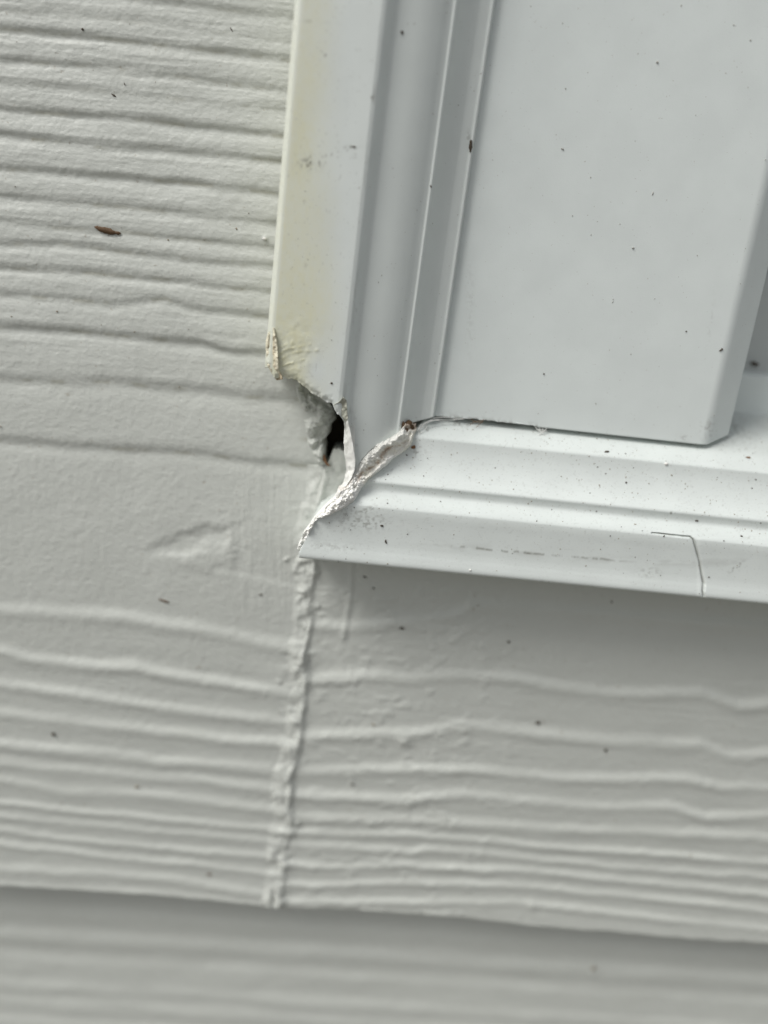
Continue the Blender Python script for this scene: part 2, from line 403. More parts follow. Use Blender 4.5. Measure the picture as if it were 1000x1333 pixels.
# right board
ys = np.concatenate([np.arange(594, 1165, 1.45), np.linspace(1165, 1190, 18)])
us = smp(414, 440, 1035, 1760, 1.6, 30)
us = np.concatenate([us[us >= 440]])
Xr = np.zeros((len(ys), len(us) + 14)); Yr = np.zeros_like(Xr)
st = seam_x(ys) - 3
for i, y in enumerate(ys):
    Xr[i, 14:] = us; Xr[i, :14] = np.linspace(st[i], 440, 15)[:14]; Yr[i] = y
top_rag = 587 + 6 * fbm(Xr[0] / 8, 0 * Xr[0], 12, 3) + 16 * np.exp(-((Xr[0] - 426) / 6) ** 2) - 3 * np.exp(-((Xr[0] - 440) / 7) ** 2)
f = 1 - np.clip((Yr - 594) / 60, 0, 1)
Yr = Yr + f * (top_rag[None, :] - 594)
Yr = warp(Xr, Yr, 1190, 640)
board('siding_board', Xr, Yr, right_relief, 'pale grey siding board below the window moulding, right of the vertical seam', surf='right')
# the next course down, set back under the lap
ys = np.concatenate([np.arange(1105, 1420, 2.4), np.arange(1420, 1900, 9.)]); us = smp(-1500, -40, 1040, 1760, 2.6, 30)
Xb, Yb = np.meshgrid(us, ys)
Yb = Yb + (Xb - 0) * 0.066
Yn = Yb
def low_relief(px, py): return relief(px, py, LOW_LINES) * 1.1 + stipple(px, py, 43) + blob(px, py, 770, 1264, 5, 4, .3)
W = P(Xb, Yb, -14.5)
G = W.copy(); G[..., 1] += -low_relief(Xb, Yb) * 1e-3 - (W[0:1, :, 2] - W[..., 2]) * 0.03
o = sheet('siding_board', G, M_SID, ('plane', 0.027), attrs={'dirt': 0 * Xb}, surf='low')
tag(o, 'shaded out-of-focus siding board along the bottom, tucked under the lap', 'siding board')

# painted caulk bead over the seam
def bead(y0, y1, w_l, w_r, label):
    ys = np.arange(y0, y1, 1.3); vs = np.linspace(-1, 1, 44)
    cx = seam_x(ys)[:, None]
    PX = cx + np.where(vs < 0, vs * w_l, vs * w_r)[None, :]; PY = np.repeat(ys[:, None], len(vs), 1)
    v = vs[None, :] + 0 * PX
    base = np.where(v < 0, left_relief(PX, PY), right_relief(PX, PY)) * 0.8 + 0
    k = sstep(0.0, .35, v); base = left_relief(PX, PY) * (1 - k) + right_relief(PX, PY) * k
    wob = .55 * fbm(PY / 24, 0 * PY + 4, 71, 3)
    amp = (1.0 + 0.5 * fbm(PY / 45, 0 * PY + 9, 72, 2)) * (1 + 0.0 * v)
    vc = v - wob * .5 - .2
    prof = np.where(vc < 0, np.exp(-(vc / .5) ** 2), np.exp(-(vc / .34) ** 2)) * 1.15 + .35 * np.exp(-((v + .35) / .3) ** 2)
    lump = (.85 * fbm(PX / 11, PY / 13, 73, 3, .45) + .18 * fbm(PX / 4.5, PY / 6, 74, 2)) * np.exp(-((v + .15) / .55) ** 2)
    h = base + amp * prof * .95 + lump * .85
    for x, y, rx, ry, a in ((420,790,8,9,.45),(392,1072,9,8,.75),(366,1083,22,5,.45),(334,1078,9,8,.5),(372,1120,5,5,.5),(357,1168,3,9,-1.7),(346,1172,6,5,.6),(368,1172,7,5,.6),(410,745,9,5,.5),(384,838,9,4,.5),(399,880,8,10,.4)):
        h += blob(PX, PY, x, y, rx, ry, a)
    h += -.25 * sstep(.75, 1, np.abs(v)) - .12 + .0
    W = P(PX, PY, 0); G = W.copy(); G[..., 1] = -h * 1e-3
    o = sheet('caulk_bead', G, M_SID, ('plane', 0.004), attrs={'dirt': np.zeros_like(PX)}, surf='bead')
    return tag(o, label, 'caulk')
bead(606, 1180, 26, 17, 'lumpy painted caulk bead running down the seam between the two siding boards')

# crumbled caulk left of the hole
def crumbs():
    LB = [(383,494),(386,512),(392,530),(396,552),(400,575),(408,592),(414,612)]
    RB = [(392,497),(408,512),(424,524),(438,532),(436,549),(424,572),(427,606)]
    t = np.linspace(0, 1, 110); k = np.linspace(0, 1, len(LB))
    lx = np.interp(t, k, [p[0] for p in LB]); ly = np.interp(t, k, [p[1] for p in LB])
    rx = np.interp(t, k, [p[0] for p in RB]) + 5 * fbm(t * 14, 0 * t, 5, 3); ry = np.interp(t, k, [p[1] for p in RB])
    s = np.linspace(0, 1, 60)[None, :]
    PX = lx[:, None] * (1 - s) + rx[:, None] * s; PY = ly[:, None] * (1 - s) + ry[:, None] * s
    dome = np.sin(np.pi * np.clip(s, 0, 1)) ** .6
    h = left_relief(PX, PY) - .3 + dome * (1.3 + 3.4 * fbm(PX / 12, PY / 11, 81, 4, .55) + .9 * fbm(PX / 4.5, PY / 4.5, 82, 2)) - 2.2 * sstep(.8, 1, s)
    for x, y, rx, ry, a, g in ((390,510,3.5,13,2.2,0),(398,507,3,9,-4.5,-10),(405,513,4,5,1.8,0),(412,517,3.5,6,-3.6,-35),(409,528,7,5,2.0,20),(421,531,6,6,1.8,0),(400,540,4,6,-2.2,10),
                            (417,545,6,5,2.0,-20),(404,556,5,4,1.6,0),(413,563,3,5,-2.6,20),(408,577,5,5,1.8,0),(418,585,4,6,1.4,0),(398,590,3,4,-1.2,0)): h += blob(PX, PY, x, y, rx, ry, a, g)
    W = P(PX, PY, 0); G = W.copy(); G[..., 1] = -h * 1e-3
    d = np.clip(sstep(.1, .5, fbm(PX / 14, PY / 12, 83, 3)) * .15 + .3 * np.clip(-h * .6 - .5, 0, 1), 0, .5)  # random blotches, and darker where the relief dips deep
    o = sheet('torn_caulk', G, M_SID, ('plane', 0.006), attrs={'dirt': d})
    return tag(o, 'crumbled torn paint and caulk along the left rim of the dark hole', 'caulk')
crumbs()

# sheathing inside the wall; its dark colour paints the shade of the hole
def box(name, x0, x1, y0, y1, z0, z1, mat, parent=None, smooth=False):
    v = [(x, y, z) for x in (x0, x1) for y in (y0, y1) for z in (z0, z1)]
    f = [(0,1,3,2),(4,6,7,5),(0,4,5,1),(2,3,7,6),(0,2,6,4),(1,5,7,3)]
    return mesh_obj(name, v, f, mat, parent, smooth=smooth)
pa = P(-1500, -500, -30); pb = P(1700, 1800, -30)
tag(box('sheathing_panel', pa[0], P(540, 500, -30)[0], .0165, .030, 1.12, 1.80, M_SHEATH), 'wall sheathing coloured near black for the shade deep inside the hole at the broken corner', 'sheathing', kind='thing')

# ------------------------------------------------------------------ casings (mouldings)
def pchip(x, y, q):
    hh = np.diff(x); dl_ = np.diff(y) / hh; d = np.zeros_like(y)
    for k in range(1, len(x) - 1):
        if dl_[k - 1] * dl_[k] > 0:
            w1 = 2 * hh[k] + hh[k - 1]; w2 = hh[k] + 2 * hh[k - 1]; d[k] = (w1 + w2) / (w1 / dl_[k - 1] + w2 / dl_[k])
    d[0], d[-1] = dl_[0], dl_[-1]
    i = np.clip(np.searchsorted(x, q) - 1, 0, len(x) - 2); t = (q - x[i]) / hh[i]
    return (y[i] * (1 + 2 * t) * (1 - t) ** 2 + hh[i] * d[i] * t * (1 - t) ** 2 + y[i + 1] * t * t * (3 - 2 * t) + hh[i] * d[i + 1] * t * t * (t - 1))
def smooth_profile(pts, step):
    """a smooth curve through the (pixel, height in mm) control points"""
    a = np.array([p[0] for p in pts], float); h = np.array([p[1] for p in pts], float)
    L_ = np.concatenate([[0], np.cumsum(np.hypot(np.diff(a), np.diff(h) * 1.3))])
    q = np.linspace(0, L_[-1], int(L_[-1] / step))
    A, H = pchip(L_, a, q), pchip(L_, h, q)
    ker = np.hanning(7)[1:-1]; ker /= ker.sum()
    sm = lambda v: np.convolve(np.pad(v, 2, mode='edge'), ker, 'valid')
    return sm(A), sm(H)
# vertical casing: across = pixel x at py=250
VP_ = [(374,6),(370,13),(365.5,15.5),(363.2,17.0),(364,18.4),(366.5,19.5),(369.5,20.0),(375,20.1),(410,20.1),(440,20.1),(470,20.15),(473,20.0),(476,19.8),(479,19.2),(488,17.2),(491,16.9),(495,16.8),(508,16.4),(520,15.9),(532,15.1),(544,13.9),(554,12.6),(558,12.3),(560,12.45),(562,12.2),(565,11.2),(575,8.9),(586,7.2),(590,6.8),(596,6.6),(603,6.4),(605.5,6.55),(607.5,6.3),(608.5,5),(609,2.5),(609.5,-2)]
A, H = smooth_profile(VP_, 0.6)
Pref = P(A, 250 + 0 * A, H)
d = P(352, 430, 20) - P(388, 0, 20); d[1] = 0; DV = d / np.linalg.norm(d)
CUT = [(330,478),(349,478),(358,494),(369,490),(387,496),(396,503),(405,511),(413,515),(420,521),(432,526),(436,535),(448,547),(449.5,560),(450.5,600),(452,632),(456,624),(459,619),(471,598),(480,588),(489,580),(510,571),(522,562),(526,552),(540,549),(564,543),(580,541)]
cx_, cy_ = np.array([c[0] for c in CUT], float), np.array([c[1] for c in CUT], float)
ss = np.linspace(-.02, .12, 1400)
end = np.zeros(len(A))
for i in range(len(A)):
    q = Pref[i] + ss[:, None] * DV
    px, py = proj(q)
    lim = np.interp(px, cx_, cy_) + (2.6 * fbm(px / 5, 0 * px, 55, 3)) * (px < 448)
    k = np.argmax(py > lim); end[i] = ss[k]
TOP = -0.30
fr = np.concatenate([np.linspace(0, .0, 1), 0 * np.arange(0)])
# rows: coarse above the frame, fine inside it
def rows(e):
    a = np.linspace(TOP, -.065, 12)[:-1]; b = np.linspace(-.065, e, 430)
    return np.concatenate([a, b])
Gv = np.stack([Pref[i] + rows(end[i])[:, None] * DV for i in range(len(A))], 1)
px, py = proj(Gv)
Gv[..., 1] -= 1e-3 * (.05 * fbm(px / 60, py / 90, 101, 3))
# wrinkles at the torn corner
wr = blob(px, py, 385, 455, 26, 34, 1.0)
FOLDS = [[(359,446),(366,441),(376,436),(390,430)],[(362,462),(370,456),(381,453),(404,448)],[(364,468),(376,461),(389,458),(414,456)],[(361,478),(371,475),(381,472),(396,468)],[(370,484),(384,480),(392,482)],[(363,455),(372,448),(380,446)]]
fold = np.zeros_like(px)
nearb = (px < 425) & (py > 415) & (py < 500)
for k, Q in enumerate(FOLDS):
    dd = seg_dist(px[nearb] + 1.5 * fbm(py[nearb] / 6, px[nearb] / 9, 44 + k, 2), py[nearb] + 1.2 * fbm(px[nearb] / 5, py[nearb] / 9, 33 + k, 2), Q)
    fold[nearb] = np.maximum(fold[nearb], np.exp(-(dd / (.8 + .5 * (k % 3))) ** 2) * (.35 + .25 * (k % 4)) * np.clip(.6 + 1.6 * fbm(px[nearb] / 7, py[nearb] / 7, 88 + k, 2), 0, 1.2))
Gv[..., 1] -= 1e-3 * (.15 * fold + .22 * wr * fbm(px / 13, py / 11, 46, 3))
Gv[..., 1] += 1e-3 * (.7 * np.exp(-((py - np.interp(px, cx_, cy_)) / 5) ** 2) - .35 * fbm(px / 5, py / 4, 47, 3) * np.exp(-((py - np.interp(px, cx_, cy_)) / 10) ** 2)) * (px < 446)
xl = np.interp(py, [0, 430, 500], [388, 352, 346])
yb = np.interp(py, [0, 180, 300, 420, 520], [34, 48, 60, 78, 60])
yel = (1 - sstep(-34, 34, px - xl - yb - 10 * fbm(px / 60, py / 80, 111, 3))) * (.68 + .25 * fbm(px / 30, py / 90, 112, 3)) * (.8 + .2 * sstep(0, 260, py))
yel *= 1 - .9 * np.clip(blob(px, py, 414, 482, 16, 22, 1.0), 0, 1)
yel = np.clip(yel * (1 + .3 * fbm(px / 5, py / 7, 113, 4)) + .4 * fold, 0, 1) * (px < 462)
yel = np.where(px - xl < 6, .45 * yel + .12, yel)  # outer edge kept paler: its highlight is put into the colour
dirt = np.zeros_like(px)
def smudge(px, py, x, y, rx, ry, a, ang=0, seed=0, sc=4.):
    return blob(px, py, x, y, rx, ry, 1.0, ang) * a * sstep(-.1, .35, fbm(px / sc, py / sc, seed, 3))
for k, (x, y, rx, ry, a, g) in enumerate([(405,212,14,8,.75,0),(402,216,7,4,.6,0),(457,191,10,2.2,.6,-10),(461,191,3,1.6,.9,0),(435,200,26,2,.35,-14),(412,28,22,2,.35,3),(470,117,10,2,.4,0),
        (424,72,2,2,.7,0),(486,128,2,6,.5,8),(404,185,3,3,.6,0),(447,523,5,6,.5,0),(455,548,8,16,.35,0),(613,190,2,7,.9,8),(610,180,3,9,.35,0),(395,262,3,1.5,.6,0),(398,345,2,4,.3,0)]):
    dirt += smudge(px, py, x, y, rx, ry, a, g, 120 + k)
dirt += .14 * sstep(.42, .6, fbm(px / 4, py / 5, 140, 3)) * (px < 470)
dirt += .18 * np.exp(-((px - (475 - .1 * (py - 250))) / 2.5) ** 2) * sstep(0, .4, fbm(px / 6, py / 30, 141, 3))
dirt = np.clip(dirt, 0, .9)
raw = sstep(540, 575, py) * (px < 462) * (py > 540)
cv = empty('trim_moulding', tuple(P(470, 250, 0)), 'tall white vinyl window trim with yellowed outer face and broken lower end', 'window trim')
PARENT_V = cv
sheet('profile_body', Gv, M_TRIM, ('plane', -0.0012), parent=cv, attrs={'yellow': yel, 'dirt': dirt, 'raw': raw}, surf='vcasing')

# ruled strip between two pixel polylines
def strip(name, A_, B_, n, m, mat, thick, hf, parent=None, attrf=None, surf=None, along=None):
    def res(Q):
        Q = np.array(Q, float); L_ = np.concatenate([[0], np.cumsum(np.hypot(*np.diff(Q[:, :2], axis=0).T))]); L_ /= L_[-1]
        t = np.linspace(0, 1, n); return np.stack([np.interp(t, L_, Q[:, k]) for k in range(3)], 1)
    a, b = res(A_), res(B_)
    s = np.linspace(0, 1, m)[None, :, None]
    Q = a[:, None] * (1 - s) + b[:, None] * s
    t = np.linspace(0, 1, n)[:, None] + 0 * s[..., 0]; s2 = s[..., 0] + 0 * t
    dx, dy, dh = hf(Q[..., 0], Q[..., 1], t, s2)
    G = P(Q[..., 0] + dx, Q[..., 1] + dy, Q[..., 2] + dh)
    px, py = Q[..., 0], Q[..., 1]
    return sheet(name, G, mat, ('shift', thick), parent=parent, attrs=attrf(px, py, t, s2) if attrf else None, surf=surf)
# torn skin below the quirk
strip('torn_edge', [(446,543,17),(449,556,17),(447.5,575,17),(449.5,600,16.5),(451,613,16),(447,628,16.5),(440,641,17.5),(434,652,18)],
      [(452,543,19.6),(456,560,19.2),(460,580,19),(463,600,18.6),(462,612,18.6),(458,622,18.8),(450,634,19),(441,646,19)],
      150, 16, M_TRIM, .0012, lambda px, py, t, s: (1.0 * fbm(py / 5, s * 2, 6, 3) * (1 - s), 0 * px, .5 * np.sin(np.pi * s) + .3 * fbm(px / 6, py / 8, 7, 2)),
      parent=cv, attrf=lambda px, py, t, s: {'yellow': .15 * (1 - t), 'dirt': .25 * sstep(.1, .4, fbm(px / 4, py / 7, 9, 3)), 'raw': .9 + 0 * t})
# folded yellow flap on the outer corner
def flap_attr(px, py, t, s):
    cream = np.array([.74, .71, .56]); tan_ = np.array([.60, .51, .36]); dk = np.array([.20, .16, .10])
    b = np.clip(np.exp(-((s - .5) / .3) ** 2) * sstep(.1, .3, t) * .9 + sstep(.8, .95, t), 0, 1)[..., None]
    c = cream * (1 - b) + tan_ * b
    d = (.8 * sstep(.2, .5, fbm(px / 3.5, py / 3.5, 19, 3)))[..., None]
    return {'tint': c * (1 - d) + dk * d}
strip('peeled_flap', [(354,427,20),(348.5,433,19.4),(346.5,442,19),(346.5,462,19),(347.5,476,19),(353,486,18.6),(360,495,18.2)], [(357,427,20.9),(359,436,21.3),(361,452,21.5),(361.5,470,21.5),(362,480,21.2),(368,494,20.2)],
      130, 26, M_CAULK, .0012, lambda px, py, t, s: (1.8 * fbm(py / 11, s * 1.5, 16, 4) * (np.abs(s - .5) * 2) ** 2, 0 * px, -.7 * np.exp(-((s - .5) / .22) ** 2) * sstep(.05, .2, t) + .9 * fbm(px / 6, py / 9, 17, 3)),
      parent=cv, attrf=flap_attr)
strip('torn_chip', [(434,527,19.6),(438,534,19),(446,543,19),(450,549,19)], [(442,523,20.8),(447,517,21),(451,521,20.6),(453,545,19.8)], 30, 12, M_TRIM, .0009,
      lambda px, py, t, s: (0 * px, 0 * px, .5 * fbm(px / 5, py / 5, 3, 2)), parent=cv,
      attrf=lambda px, py, t, s: {'yellow': .5 + 0 * t, 'raw': 0 * t, 'dirt': np.clip(.15 + .5 * sstep(-.1, .3, fbm(px / 4, py / 5, 29, 3)), 0, .6)})

# lower casing: along = s, control points at px=700
HP_ = [(748,6),(753,14),(756.4,18.6),(757,19.5),(756,20.3),(753,20.45),(745,20.2),(738,19.9),(730,19.7),(715,19.6),(700,19.65),(688,19.75),(682,19.7),(679,19.4),(676,18.9),(664,16.1),(661,15.65),(658,15.5),(653,15.65),(649.5,15.9),(647.5,15.8),(644,15.2),(634,13.4),(622,11.8),(610,10.7),(598,10.0),(590,9.75),(586,9.65),(584,9.4),(580,8.5),(566,4.9),(560,2.9),(552,-.6),(540,-6),(520,-20),(506,-30),(503,-31)]
A, H = smooth_profile(HP_, 0.6)
Pref = P(700 + 0 * A, A, H)
d = P(1000, 778, 20) - P(390, 718, 20); d[1] = 0; DH = d / np.linalg.norm(d)
MIT = [(576,538),(566,543),(552,547),(545,553),(540,562),(534,580),(510,597),(492,613),(468,631),(459,649),(441,660),(411,676),(403,690),(390,718),(389,725),(386,760)]
my = np.array([c[1] for c in MIT], float); mx = np.array([c[0] for c in MIT], float)
ss = np.linspace(-.11, .03, 1600); start = np.zeros(len(A))
for i in range(len(A)):
    px, py = proj(Pref[i] + ss[:, None] * DH)
    ok = px > np.interp(py, my, mx) + 1.0 * noise(py / 3, 0 * py, 66)
    start[i] = ss[np.argmax(ok)]
start[A < 545] = start[np.argmin(np.abs(A - 545))]
def cols(e): return np.concatenate([np.linspace(e, .078, 760), np.linspace(.078, .34, 12)[1:]])
Gh = np.stack([Pref[i] + cols(start[i])[:, None] * DH for i in range(len(A))], 1)
px, py = proj(Gh)
Gh[..., 1] -= 1e-3 * (.05 * fbm(px / 90, py / 60, 201, 3))
CR = [(849,694),(858,694.6),(872,696.5),(890,698.5),(899,699),(903,703),(907,715),(911,732),(914,748),(916,760),(915.5,770),(916,776)]
CR = [(x + .8 * math.sin(i * 3.1), y) for i, (x, y) in enumerate(CR)]
cd = seg_dist(px, py, CR)
wcr = np.interp(px, [849, 880, 899, 917], [.7, 1.2, 1.1, 1.5])
Gh[..., 1] += 1e-3 * .8 * np.exp(-(cd / wcr) ** 2) * (px > 800)
Gh[..., 1] -= 1e-3 * .12 * sstep(0, 6, np.where(py > 700, px - 906, 0))      # the far piece stands a hair proud
dirt = .62 * np.exp(-(cd / (wcr * .8)) ** 2) * (.75 + .8 * fbm(px / 9, py / 9, 209, 2))
line_y = np.interp(px, [540, 600, 680, 760, 830], [707, 712, 719, 726, 732])
dirt += .5 * np.exp(-((py - line_y - 1.6 * fbm(px / 9, 0 * px, 5, 3)) / 1.4) ** 2) * sstep(.0, .3, fbm(px / 7, py / 40, 210, 3) + .12) * sstep(535, 640, px) * (1 - sstep(765, 850, px))
dirt += .16 * np.exp(-((py - line_y + 0) / 5.) ** 2) * sstep(-.1, .3, fbm(px / 30, py / 10, 211, 3)) * sstep(480, 620, px)
for k, (x, y, rx, ry, a, g) in enumerate([(470,680,34,10,.5,0),(478,664,12,4,.6,-20),(455,668,12,5,.5,0),(545,590,9,5,.6,0),(552,560,8,6,.6,0),(958,738,10,2,.6,-38),(600,552,26,4,.4,5),(430,712,40,5,.25,4),
        (875,668,4,1.5,.9,5),(845,745,14,6,.35,0),(975,700,6,2,.3,0),(950,560,30,16,.28,0),(705,560,12,3,.4,0)]):  # the wide smudge on the ledge also has recess shade painted in
    dirt += smudge(px, py, x, y, rx, ry, a, g, 230 + k, 3.2)
dirt += .16 * sstep(.3, .6, fbm(px / 2.6, py / 2.4, 240, 3)) * (1 - .5 * sstep(690, 740, py))
dirt += (.10 + .14 * fbm(px / 25, py / 9, 243, 3)) * np.clip(1 - (py - (555 + (px - 700) * .098)) / 14, 0, 1) * (px > 640)  # beige ledge dirt that also paints in the shade beside the jamb
dirt = np.clip(dirt, 0, .93)
ch = empty('trim_moulding', tuple(P(700, 700, 0)), 'white vinyl trim under the window, cracked across near its right end, dusty on top', 'window trim')
sheet('profile_body', Gh, M_TRIM, ('plane', 0.0345), parent=ch, attrs={'yellow': np.zeros_like(px), 'dirt': dirt, 'raw': np.zeros_like(px)}, surf='hcasing')

# caulk squeezed out of the open mitre
UP = [(387,714,19),(396,694,19.5),(410,674,19.5),(422,661,19.5),(435,649,19.3),(441,636,19),(450,631,18.2),(458,620,17),(470,599,15.5),(480,588,15),(490,579,15),(508,571,14.5),(520,563,13.5),(526,553,11.5),(530,549,9)]
LO = [(391,720,19),(402,695,19.8),(412,677,20),(429,671,20.4),(444,664,20.4),(461,652,19.6),(470,636,16.8),(480,624,15),(493,614,14),(504,605,13),(512,597,12.2),(526,588,11),(536,579,10.2),(541,563,9),(540,551,7)]
def c_h(px, py, t, s):
    dome = np.sin(np.pi * s) ** .45
    up = sstep(.52, .62, t) * (1 - sstep(.9, 1, t))          # upper part: a smooth folded skin, hollow in the middle
    h = dome * np.interp(t, [0, .3, .42, .6, .85, 1], [.4, .9, 2.0, 1.6, 1.3, .6])
    h += dome * (2.0 * fbm(px / 9, py / 8, 301, 3) + 1.5 * fbm(px / 4.2, py / 4.2, 302, 3, .5)) * (1 - .4 * up)
    h -= .5 * np.exp(-((s - .35 - .5 * fbm(px / 14, py / 14, 305, 2)) / .05) ** 2) * (1 - up) * sstep(.1, .3, t)
    h += up * (-.3 * np.exp(-((s - .58 - .1 * np.sin(t * 30)) / .16) ** 2) + .8 * np.exp(-((s - .25) / .14) ** 2) + .9 * np.exp(-((s - .9) / .1) ** 2))
    e = (3.4 * fbm(px / 5, py / 5, 303, 4, .6)) * (np.abs(s - .5) * 2) ** 2
    return e, -e, h
def c_at(px, py, t, s):
    white = np.array([.90, .895, .86]); beige = np.array([.84, .82, .74]); grey = np.array([.76, .76, .72]); brown = np.array([.34, .22, .13])
    n = fbm(px / 10, py / 8, 311, 4)
    k = sstep(.5, .62, t + .12 * n)
    upper = (1 - s)[..., None] * grey + s[..., None] * beige
    c = white * (1 - k[..., None]) + upper * k[..., None]
    k2 = sstep(.60, .64, t) * sstep(.7, .95, s + .2 * n) * (1 - sstep(.78, .84, t))
    c = c * (1 - k2[..., None]) + white * k2[..., None]
    b = 1.3 * np.exp(-((s - .55 - .1 * np.sin(t * 30)) / .09) ** 2) * sstep(.5, .58, t) * (1 - sstep(.84, .9, t)) * sstep(-.1, .25, fbm(px / 7, py / 5, 312, 3) + .08)
    b = np.maximum(b, sstep(.945, .97, t)) ; b = np.maximum(b, .6 * np.exp(-((s - .1) / .12) ** 2) * sstep(.4, .45, t) * (1 - sstep(.5, .56, t)))
    b = np.clip(b, 0, 1)[..., None] * .6
    return {'tint': c * (1 - b) + brown * b}
strip('joint_caulk', UP, LO, 420, 46, M_CAULK, .0035, c_h, attrf=c_at, surf='caulk')
tag(bpy.data.objects['joint_caulk'], 'cracked white caulk with brown stains squeezed out of the open mitre joint', 'caulk')

# ------------------------------------------------------------------ window frame
wf = empty('window_frame', tuple(P(760, 400, 0)), 'smooth white window jamb with chamfered right side, resting just above the dusty trim', 'window frame', kind='thing')
HJ = 4.3
TL, TR = P(640 - 12, 0, HJ), None
bl = P(566, 541.5, HJ); br = P(919, 579.5, HJ); tr = P(983, 300, HJ); tl = P(637, 0, HJ)
dl = tl - bl; dl /= dl[2]; dr = tr - br; dr /= dr[2]
HT = .42
n, m = 500, 300
zs = np.concatenate([np.linspace(0, .17, n), np.linspace(.17, HT, 8)[1:]])
us = np.linspace(0, 1, m)
def pt(u, z):
    b = bl * (1 - u) + br * u; dd = dl * (1 - u) + dr * u
    return b + dd * z
# front face, rolling over a small rounded arris into the side return
far_b = P(948, 566, -2.5); far_d = (P(992, 382, -2.5) - far_b); far_d /= far_d[2]
Gp = np.zeros((len(zs), m + 40, 3))
for i, z in enumerate(zs):
    a, b = pt(0, z), pt(1, z); c = far_b + far_d * z
    d1 = (b - a) / np.linalg.norm(b - a); d2 = (c - b) / np.linalg.norm(c - b); r = .0018
    f = np.linspace(0, 1, m - 20)[:, None]; Gp[i, :m - 20] = a * (1 - f) + (b - d1 * r) * f
    f = np.linspace(0, 1, 22)[1:-1, None]; Gp[i, m - 20:m] = (1 - f) ** 2 * (b - d1 * r) + 2 * f * (1 - f) * b + f ** 2 * (b + d2 * r)
    f = np.linspace(0, 1, 40)[:, None]; Gp[i, m:] = (b + d2 * r) * (1 - f) + c * f
px, py = proj(Gp)
rag = (1.6 * fbm(px[0] / 3, 0 * px[0], 91, 3) - 1.6) * sstep(585, 610, px[0]) * (1 - sstep(690, 702, px[0]))
Gp[0, :, 2] -= rag * 2.1e-4
Gp[..., 1] -= 1e-3 * .10 * fbm(px / 160, py / 160, 95, 2)
dj = np.zeros_like(px)
for k, (x, y, rx, ry, a, g) in enumerate([(922,558,10,12,.35,0),(888,570,8,3,.5,0),(925,420,3,30,.12,8),(612,400,5,60,.12,0)]): dj += smudge(px, py, x, y, rx, ry, a, g, 400 + k, 3)
rowd = np.exp(-np.abs(zs)[:, None] / .0006) * (px < 700)
dj = np.clip(dj + .7 * rowd * sstep(-.1, .2, fbm(px / 5, py / 5, 410, 2)), 0, .8)
sheet('jamb_panel', Gp, M_JAMB, ('plane', .034), parent=wf, attrs={'yellow': 0 * px, 'dirt': dj, 'raw': 0 * px}, surf='jamb')
# sash and its bottom rail, set back beside the jamb
q = P(948, 540, -20)
x0 = q[0] - .012; x1 = q[0] + .30
z_led = P(1000, 529, -31)[2]; z_rail = P(1000, 489, -29)[2]
def prism(name, prof, x0, x1, mat, parent, nx=2):
    """profile of (y mm from the face, z) swept along x"""
    V = []; k = len(prof)
    for x in (x0, x1): V += [(x, -h * 1e-3, z) for h, z in prof]
    f = [(i, (i + 1) % k, k + (i + 1) % k, k + i) for i in range(k)] + [list(range(k))[::-1], list(range(k, 2 * k))]
    o = mesh_obj(name, V, f, mat, parent, smooth=False)
    bv = o.modifiers.new('bevel', 'BEVEL'); bv.width = .0007; bv.segments = 3; bv.limit_method = 'ANGLE'
    return o
prism('bottom_rail', [(-28.5, z_led - .010), (-28.5, z_rail - .0006), (-29.5, z_rail), (-40, z_rail + .001), (-40, z_led - .010)], x0, x1, M_JAMB, wf)
prism('sash', [(-36, z_rail - .004), (-37.5, z_rail + .030), (-41.5, z_rail + .034), (-41.5, z_rail - .004)], x0, x1, M_SASH, wf)
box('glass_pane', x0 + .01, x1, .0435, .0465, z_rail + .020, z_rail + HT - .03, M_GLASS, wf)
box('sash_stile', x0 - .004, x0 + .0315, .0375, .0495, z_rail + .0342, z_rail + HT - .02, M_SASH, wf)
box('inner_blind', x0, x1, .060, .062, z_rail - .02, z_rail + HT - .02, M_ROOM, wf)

# ------------------------------------------------------------------ debris
rng = np.random.default_rng(7)
def near(surf, px, py):
    p, qx, qy, nn = SURF[surf]
    i = np.argmin((qx - px) ** 2 + (qy - py) ** 2)
    return p[i], nn[i]
def frame_at(n, ang):
    """two tangents of the surface; the first one runs at ang degrees in the picture"""
    r = M[0] * math.cos(math.radians(ang)) + M[1] * math.sin(math.radians(ang))
    t = r - n * (r @ n); t /= np.linalg.norm(t); b = np.cross(n, t)
    return t, b
PXM = 0.00021
def lump(center, n, ang, L_, W_, T_, seed, bend=0.0, seg=10, rad=7, taper=.8):
    """an irregular grain or sliver lying on a surface"""
    t, b = frame_at(n, ang); r = np.random.default_rng(seed)
    V = []; F = []
    for i in range(seg + 1):
        u = i / seg * 2 - 1
        w = max(.06, (1 - abs(u) ** (1.3 + taper)) ** .6) * (1 + .22 * r.standard_normal() * .6)
        c = center + t * (u * L_ * .5) + b * (bend * (u * u) * L_) + n * (T_ * .35)
        for k in range(rad):
            a = 2 * math.pi * k / rad; j = 1 + .15 * r.standard_normal()
            V.append(c + b * math.cos(a) * W_ * .5 * w * j + n * math.sin(a) * T_ * .5 * w * j)
    for i in range(seg):
        for k in range(rad):
            F.append((i * rad + k, i * rad + (k + 1) % rad, (i + 1) * rad + (k + 1) % rad, (i + 1) * rad + k))
    F.append(list(range(rad))[::-1]); F.append([seg * rad + k for k in range(rad)])
    return V, F
